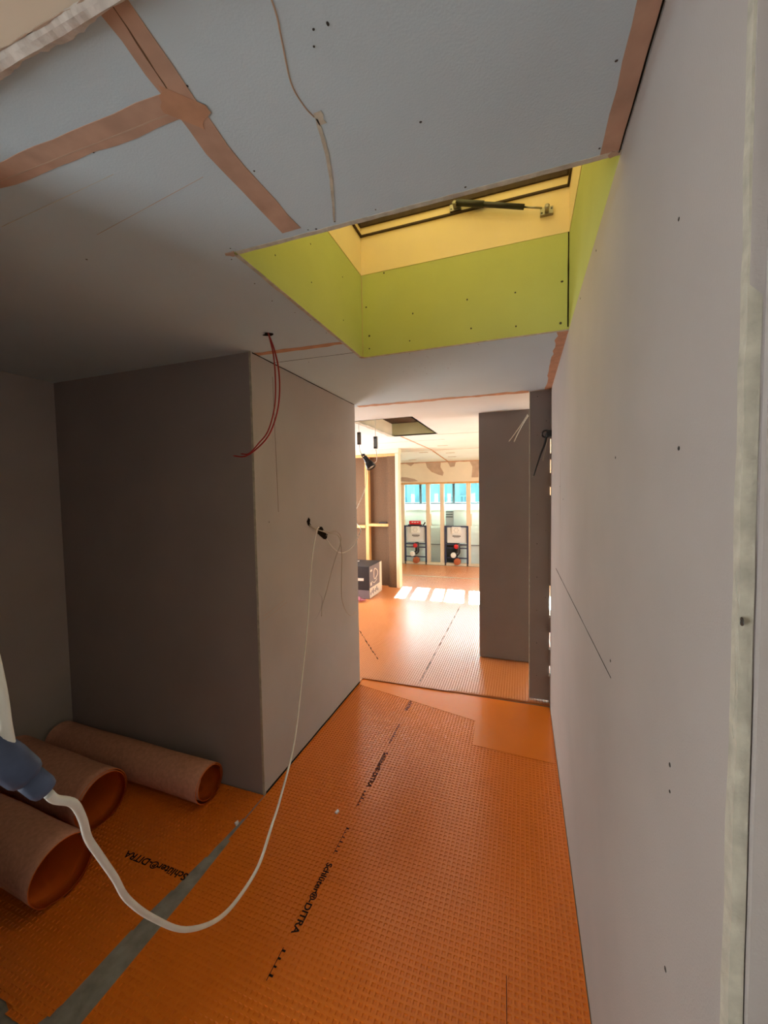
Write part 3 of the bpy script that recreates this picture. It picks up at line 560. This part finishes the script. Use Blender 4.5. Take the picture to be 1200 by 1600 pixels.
# ------------------------------------------------------------ carton
cx0, cx1, cy0, cy1, cz0, cz1 = -2.66, -2.135, 5.40, 5.95, .0112, .50
ct = root('cardboard_box', ((cx0 + cx1) / 2, (cy0 + cy1) / 2, cz0), 'dark printed carton with a white band standing by the stud frame', 'box')
bm = B(); bx(bm, cx0, cx1, cy0, cy1, cz0, cz1); bevel(bm, .004, 1)
for f in bm.faces: f.material_index = 0
link('carton', bm, 'carton_dark', ct)
box('side_print', cx1, cx1 + .001, cy0 + .004, cy1 - .10, cz0 + .16, cz1 - .004, 'carton_grey', ct)
box('side_print', cx1, cx1 + .0015, cy1 - .10, cy1 - .004, cz0 + .005, cz1 - .004, 'carton_white', ct, label='cream strip at the far edge')
box('side_print', cx1, cx1 + .0015, cy0 + .004, cy1 - .10, cz0 + .005, cz0 + .16, 'carton_white', ct, label='cream lower band')
box('front_print', cx0 + .004, cx1 - .004, cy0 - .0015, cy0, cz0 + .005, cz0 + .13, 'carton_grey', ct)
bm = B(); Rg = []
for k in range(29):
    a = 2 * math.pi * k / 28; rr = .085 * (1 + .12 * math.cos(3 * a)); Rg.append((cx1 + .0015, cy0 + .26 + rr * math.cos(a), cz0 + .34 + rr * .9 * math.sin(a)))
tube(bm, Rg, .008, 6, smooth=False); tube(bm, [(cx1 + .0015, cy0 + .10, cz0 + .25), (cx1 + .0015, cy0 + .2, cz0 + .21), (cx1 + .0015, cy0 + .32, cz0 + .24)], .005, 6)
bx(bm, cx1, cx1 + .002, cy0 + .04, cy0 + .12, cz0 + .40, cz0 + .43); bx(bm, cx1, cx1 + .002, cy0 + .04, cy0 + .10, cz0 + .19, cz0 + .24)
link('side_emblem', bm, 'carton_white', ct, label='pale looped emblem')
bm = B()
for k in range(7): bx(bm, cx1 + .0015, cx1 + .003, cy0 + .04 + k * .05, cy0 + .07 + k * .05, cz0 + .05 + .02 * (k % 2), cz0 + .09 + .02 * (k % 3))
link('side_lettering', bm, 'carton_grey', ct)
bm = B(); bx(bm, cx1 - .19, cx1 - .09, cy0 - .003, cy0, cz0 + .27, cz0 + .31); link('front_emblem', bm, 'carton_white', ct)
bm = B(); bx(bm, cx1 - .30, cx1 - .21, cy0 - .003, cy0, cz0 + .19, cz0 + .205); bx(bm, cx1 - .30, cx1 - .285, cy0 - .003, cy0, cz0 + .13, cz0 + .205); bx(bm, cx1 - .24, cx1 - .225, cy0 - .003, cy0, cz0 + .13, cz0 + .205); bx(bm, cx1 - .30, cx1 - .21, cy0 - .003, cy0, cz0 + .13, cz0 + .145)
link('front_lettering', bm, 'carton_white', ct)
bm = B(); tube(bm, [(-2.32, 5.22, .040), (-2.25, 5.25, .050), (-2.20, 5.22, .043), (-2.15, 5.27, .038)], lambda t: .028 + .012 * math.sin(t * 5), 12, flat=.8); tag(link('work_glove', bm, 'pink', smooth=True), 'crumpled pink cloth on the floor in front of the carton', 'cloth')
cable('loose_wire', [(-2.45, 5.40, .505), (-2.40, 5.38, .56), (-2.28, 5.38, .585)], .006, 'white_cable', 'short white wire end lying on top of the carton')

# ------------------------------------------------------------ far wall: studs, header, siding, windows
struct(box('wall_header', -3.5, 3.0, 8.36, 8.44, 1.80, 2.25, 'beige'), 'beige plastered header above the far studs')
hp = bpy.data.objects['wall_header']
for P in ([(-1.95, 2.22), (-1.62, 2.22), (-1.63, 2.12), (-1.56, 2.0), (-1.58, 1.93), (-1.68, 1.96), (-1.82, 2.02), (-1.92, 2.12)], [(-1.48, 2.225), (-1.30, 2.225), (-1.33, 2.12), (-1.42, 2.11)], [(-1.02, 2.22), (-.82, 2.22), (-.84, 1.88), (-.98, 1.88), (-.96, 2.1)], [(-2.55, 1.84), (-2.5, 1.93), (-2.38, 1.92), (-2.2, 1.88), (-2.12, 1.83), (-2.3, 1.82)], [(-2.4, 2.22), (-2.2, 2.22), (-2.28, 2.16)]):
    bm = B(); prism(bm, [(x, 8.36, z) for x, z in P], (0, -1, 0), .002); link('filler_patch', bm, 'patch', hp)
strip('joint_tape', [(-3.4, 8.36, 2.232), (2.5, 8.36, 2.232)], .035, 'tape_edge', hp, n=(0, -1, 0), th=.003, jit=.008, step=.12)
sw = root('stud_wall', (-1.5, 8.4, .0105), 'open row of pale pine studs in front of the white far wall', 'stud wall')
stud_x = [-3.05, -2.49, -1.915, -1.608, -1.05, -.60, -.05, .55, 1.15, 1.75, 2.35]
for i, x in enumerate(stud_x):
    bm = B(); bx(bm, x - .044, x + .044, 8.38, 8.44, .062, 1.762); bevel(bm, .002, 1); link('stud', bm, 'pine', sw)
box('bottom_plate', -3.49, 3.0, 8.36, 8.45, .0105, .062, 'pine', sw)
box('top_plate', -3.49, 3.0, 8.37, 8.445, 1.762, 1.799, 'orange_pine', sw)
box('cleat', -1.872, -1.85, 8.385, 8.44, .86, 1.12, 'pine', sw); box('cleat', -1.006, -.984, 8.385, 8.44, .86, 1.12, 'pine', sw)
# outer wall with horizontal boards
bm = B(); zz = -.1
while zz < 1.18:
    h = min(.095, 1.18 - zz); prism(bm, [(-3.6, 8.80, zz), (-3.6, 8.785, zz), (-3.6, 8.798, zz + h), (-3.6, 8.80, zz + h)], (1, 0, 0), 6.7); zz += .095
bx(bm, -3.6, 3.1, 8.80, 8.90, -.1, 1.30)
wf = struct(link('wall_far', bm, 'siding'), 'white painted horizontal boards of the far wall below the windows')
box('rail', -3.6, 3.1, 8.70, 8.80, 1.18, 1.315, 'siding', wf, .004, 'white ledge under the windows')
box('conduit', -3.5, 3.0, 8.76, 8.785, .395, .415, 'grey', wf, 0, 'thin grey line along the boards')
struct(box('wall_far_top', -3.6, 3.1, 8.8, 8.9, 1.80, 2.7, 'beige'), 'wall above the far windows')
wx = [-3.5, -2.19, -1.43, -.55, .35, 1.25, 2.15, 3.0]
for i, (a, b) in enumerate(zip(wx, wx[1:])):
    w = root('window_%d' % (i + 1), ((a + b) / 2, 8.85, 1.315), 'pane in the dark framed window band of the far wall, number %d from the left' % (i + 1), 'window'); w['kind'] = 'structure'
    bm = B(); ww = .052; bx(bm, a, a + ww / 2, 8.83, 8.88, 1.316, 1.80); bx(bm, b - ww / 2, b, 8.83, 8.88, 1.316, 1.80); bx(bm, a + ww / 2, b - ww / 2, 8.83, 8.88, 1.316, 1.350); bx(bm, a + ww / 2, b - ww / 2, 8.83, 8.88, 1.785, 1.80)
    link('window_frame', bm, 'dark_grey', w); box('pane', a + ww / 2, b - ww / 2, 8.852, 8.858, 1.350, 1.785, 'glass', w)
# vent duct behind the right cistern frame
vd = root('duct', (-1.49, 8.74, .40), 'grey upright duct on the white boards behind the right cistern frame', 'duct')
box('casing', -1.565, -1.405, 8.58, 8.69, .50, 1.17, 'grey', vd, .003)
box('lower_box', -1.565, -1.33, 8.55, 8.69, .05, .49, 'dark_grey', vd, .003, 'dark lower section')
for k in range(3): box('louvre', -1.56, -1.41, 8.57, 8.58, 1.14 - k * .055, 1.155 - k * .055 + .01, 'dark_grey', vd)

# concealed cistern frames
def wc(cx, label, g='concealed cistern frames between the far studs'):
    w = root('cistern_frame', (cx, 8.41, .0105), label, 'cistern frame', g)
    W = .235; z0, z1 = .0105, .865; y = 8.36
    for s in (-1, 1): box('upright', cx + s * W - .018, cx + s * W + .018, y, y + .04, z0, z1, 'frame_blue', w, .003)
    box('crossbar', cx - W, cx + W, y, y + .04, z1 - .03, z1, 'frame_blue', w, .003)
    for z in (.455, .375, .165): box('crossbar', cx - W, cx + W, y + .005, y + .035, z, z + .022, 'frame_blue', w, .002)
    bm = B(); bx(bm, cx - .205, cx + .205, y + .045, y + .13, .49, .83); bevel(bm, .012); ci = link('cistern', bm, 'cistern', w)
    bm = B(); bx(bm, cx - .095, cx + .095, y - .01, y + .044, .70, .845); bevel(bm, .006); link('flush_access', bm, 'white', w, label='pale access hatch block')
    bm = B()
    for k in range(6):
        a = k * math.pi / 3; cxx, czz = cx + .045 * math.cos(a), .772 + .045 * math.sin(a); tube(bm, [(cxx - .015 * math.sin(a), y - .011, czz + .015 * math.cos(a)), (cxx + .015 * math.sin(a), y - .011, czz - .015 * math.cos(a))], .004, 6, smooth=False)
    link('access_mark', bm, 'grey', w)
    bm = B(); 
    for k in range(6): bx(bm, cx - .085 + k * .029, cx - .062 + k * .029, y + .042, y + .046, .628, .655)
    bx(bm, cx - .06, cx + .06, y + .042, y + .046, .610, .618); link('lettering', bm, 'dark_grey', w)
    bm = B(); lathe(bm, (cx + .0, y - .035, .425), (0, 1, 0), [(0, .02), (.004, .048), (.05, .05)], 18); link('inlet_cap', bm, 'red', w, True, 'red inlet cap')
    bm = B(); tube(bm, [(cx + .02, y + .03, .49), (cx + .035, y + .02, .36), (cx + .035, y + .02, .30), (cx, y - .01, .255)], .045, 14); link('flush_pipe', bm, 'black', w, True)
    bm = B(); lathe(bm, (cx - .055, y - .07, .245), (0, 1, 0), [(0, .045), (.006, .058), (.05, .058)], 20); link('pipe_cap', bm, 'white', w, True, 'round white cap')
    bm = B(); lathe(bm, (cx + .02, y - .05, .105), (0, 1, 0), [(0, .06), (.006, .072), (.09, .072)], 20); link('waste_pipe', bm, 'orange_cap', w, True, 'rust orange waste pipe')
    return w
wc(-2.20, 'white cistern in a dark blue steel frame carrying the red tool case')
wc(-1.305, 'white cistern in a dark blue steel frame in front of the grey duct')
tc = root('tool_case', (-2.22, 8.40, .865), 'red and black tool case lying on the left cistern frame', 'tool case')
bm = B(); bx(bm, -2.34, -2.08, 8.36, 8.43, .885, .965); bevel(bm, .012); link('case', bm, 'red', tc)
bm = B(); bx(bm, -2.365, -2.055, 8.355, 8.435, .866, .884); bevel(bm, .004); link('base', bm, 'black', tc)
bm = B()
for k in range(3): bx(bm, -2.28 + k * .06, -2.24 + k * .06, 8.357, 8.361, .925, .94)
link('case_print', bm, 'white', tc)
bm = B(); tube(bm, [(-2.03, 8.39, .872), (-2.0, 8.39, .90), (-1.985, 8.39, .935)], .014, 10); tag(link('hand_tool', bm, 'black', smooth=True), 'small black tool leaning on the left cistern frame beside the red case', 'tool')

# ------------------------------------------------------------ outside: facade across the street
fa = root('apartment_building', (0, 22, 0), 'pale facade with turquoise glass seen through the far windows', 'building')
box('facade_wall', -22, 14, 22.0, 23.0, -3, 3.2, 'facade', fa)
for k in range(24):
    x = -20 + k * 1.4
    box('window_glass', x, x + 1.1, 21.93, 21.999, .2, 2.5, 'facade_glass', fa)
for k in range(10):
    x = -19.6 + k * 3.1; bm = B()
    bx(bm, x, x + 1.6, 21.5, 21.53, 1.32, 1.36)
    for j in range(9): bx(bm, x + j * .19, x + .035 + j * .19, 21.5, 21.53, .6, 1.32)
    bx(bm, x, x + 1.6, 21.5, 21.53, .9, .94); bx(bm, x, x + 1.6, 21.5, 21.99, .5, .6)
    link('balcony_railing', bm, 'balcony', fa)
struct(box('ground', -40, 40, 8.95, 60, -3.2, -3.0, 'concrete'), 'ground outside')
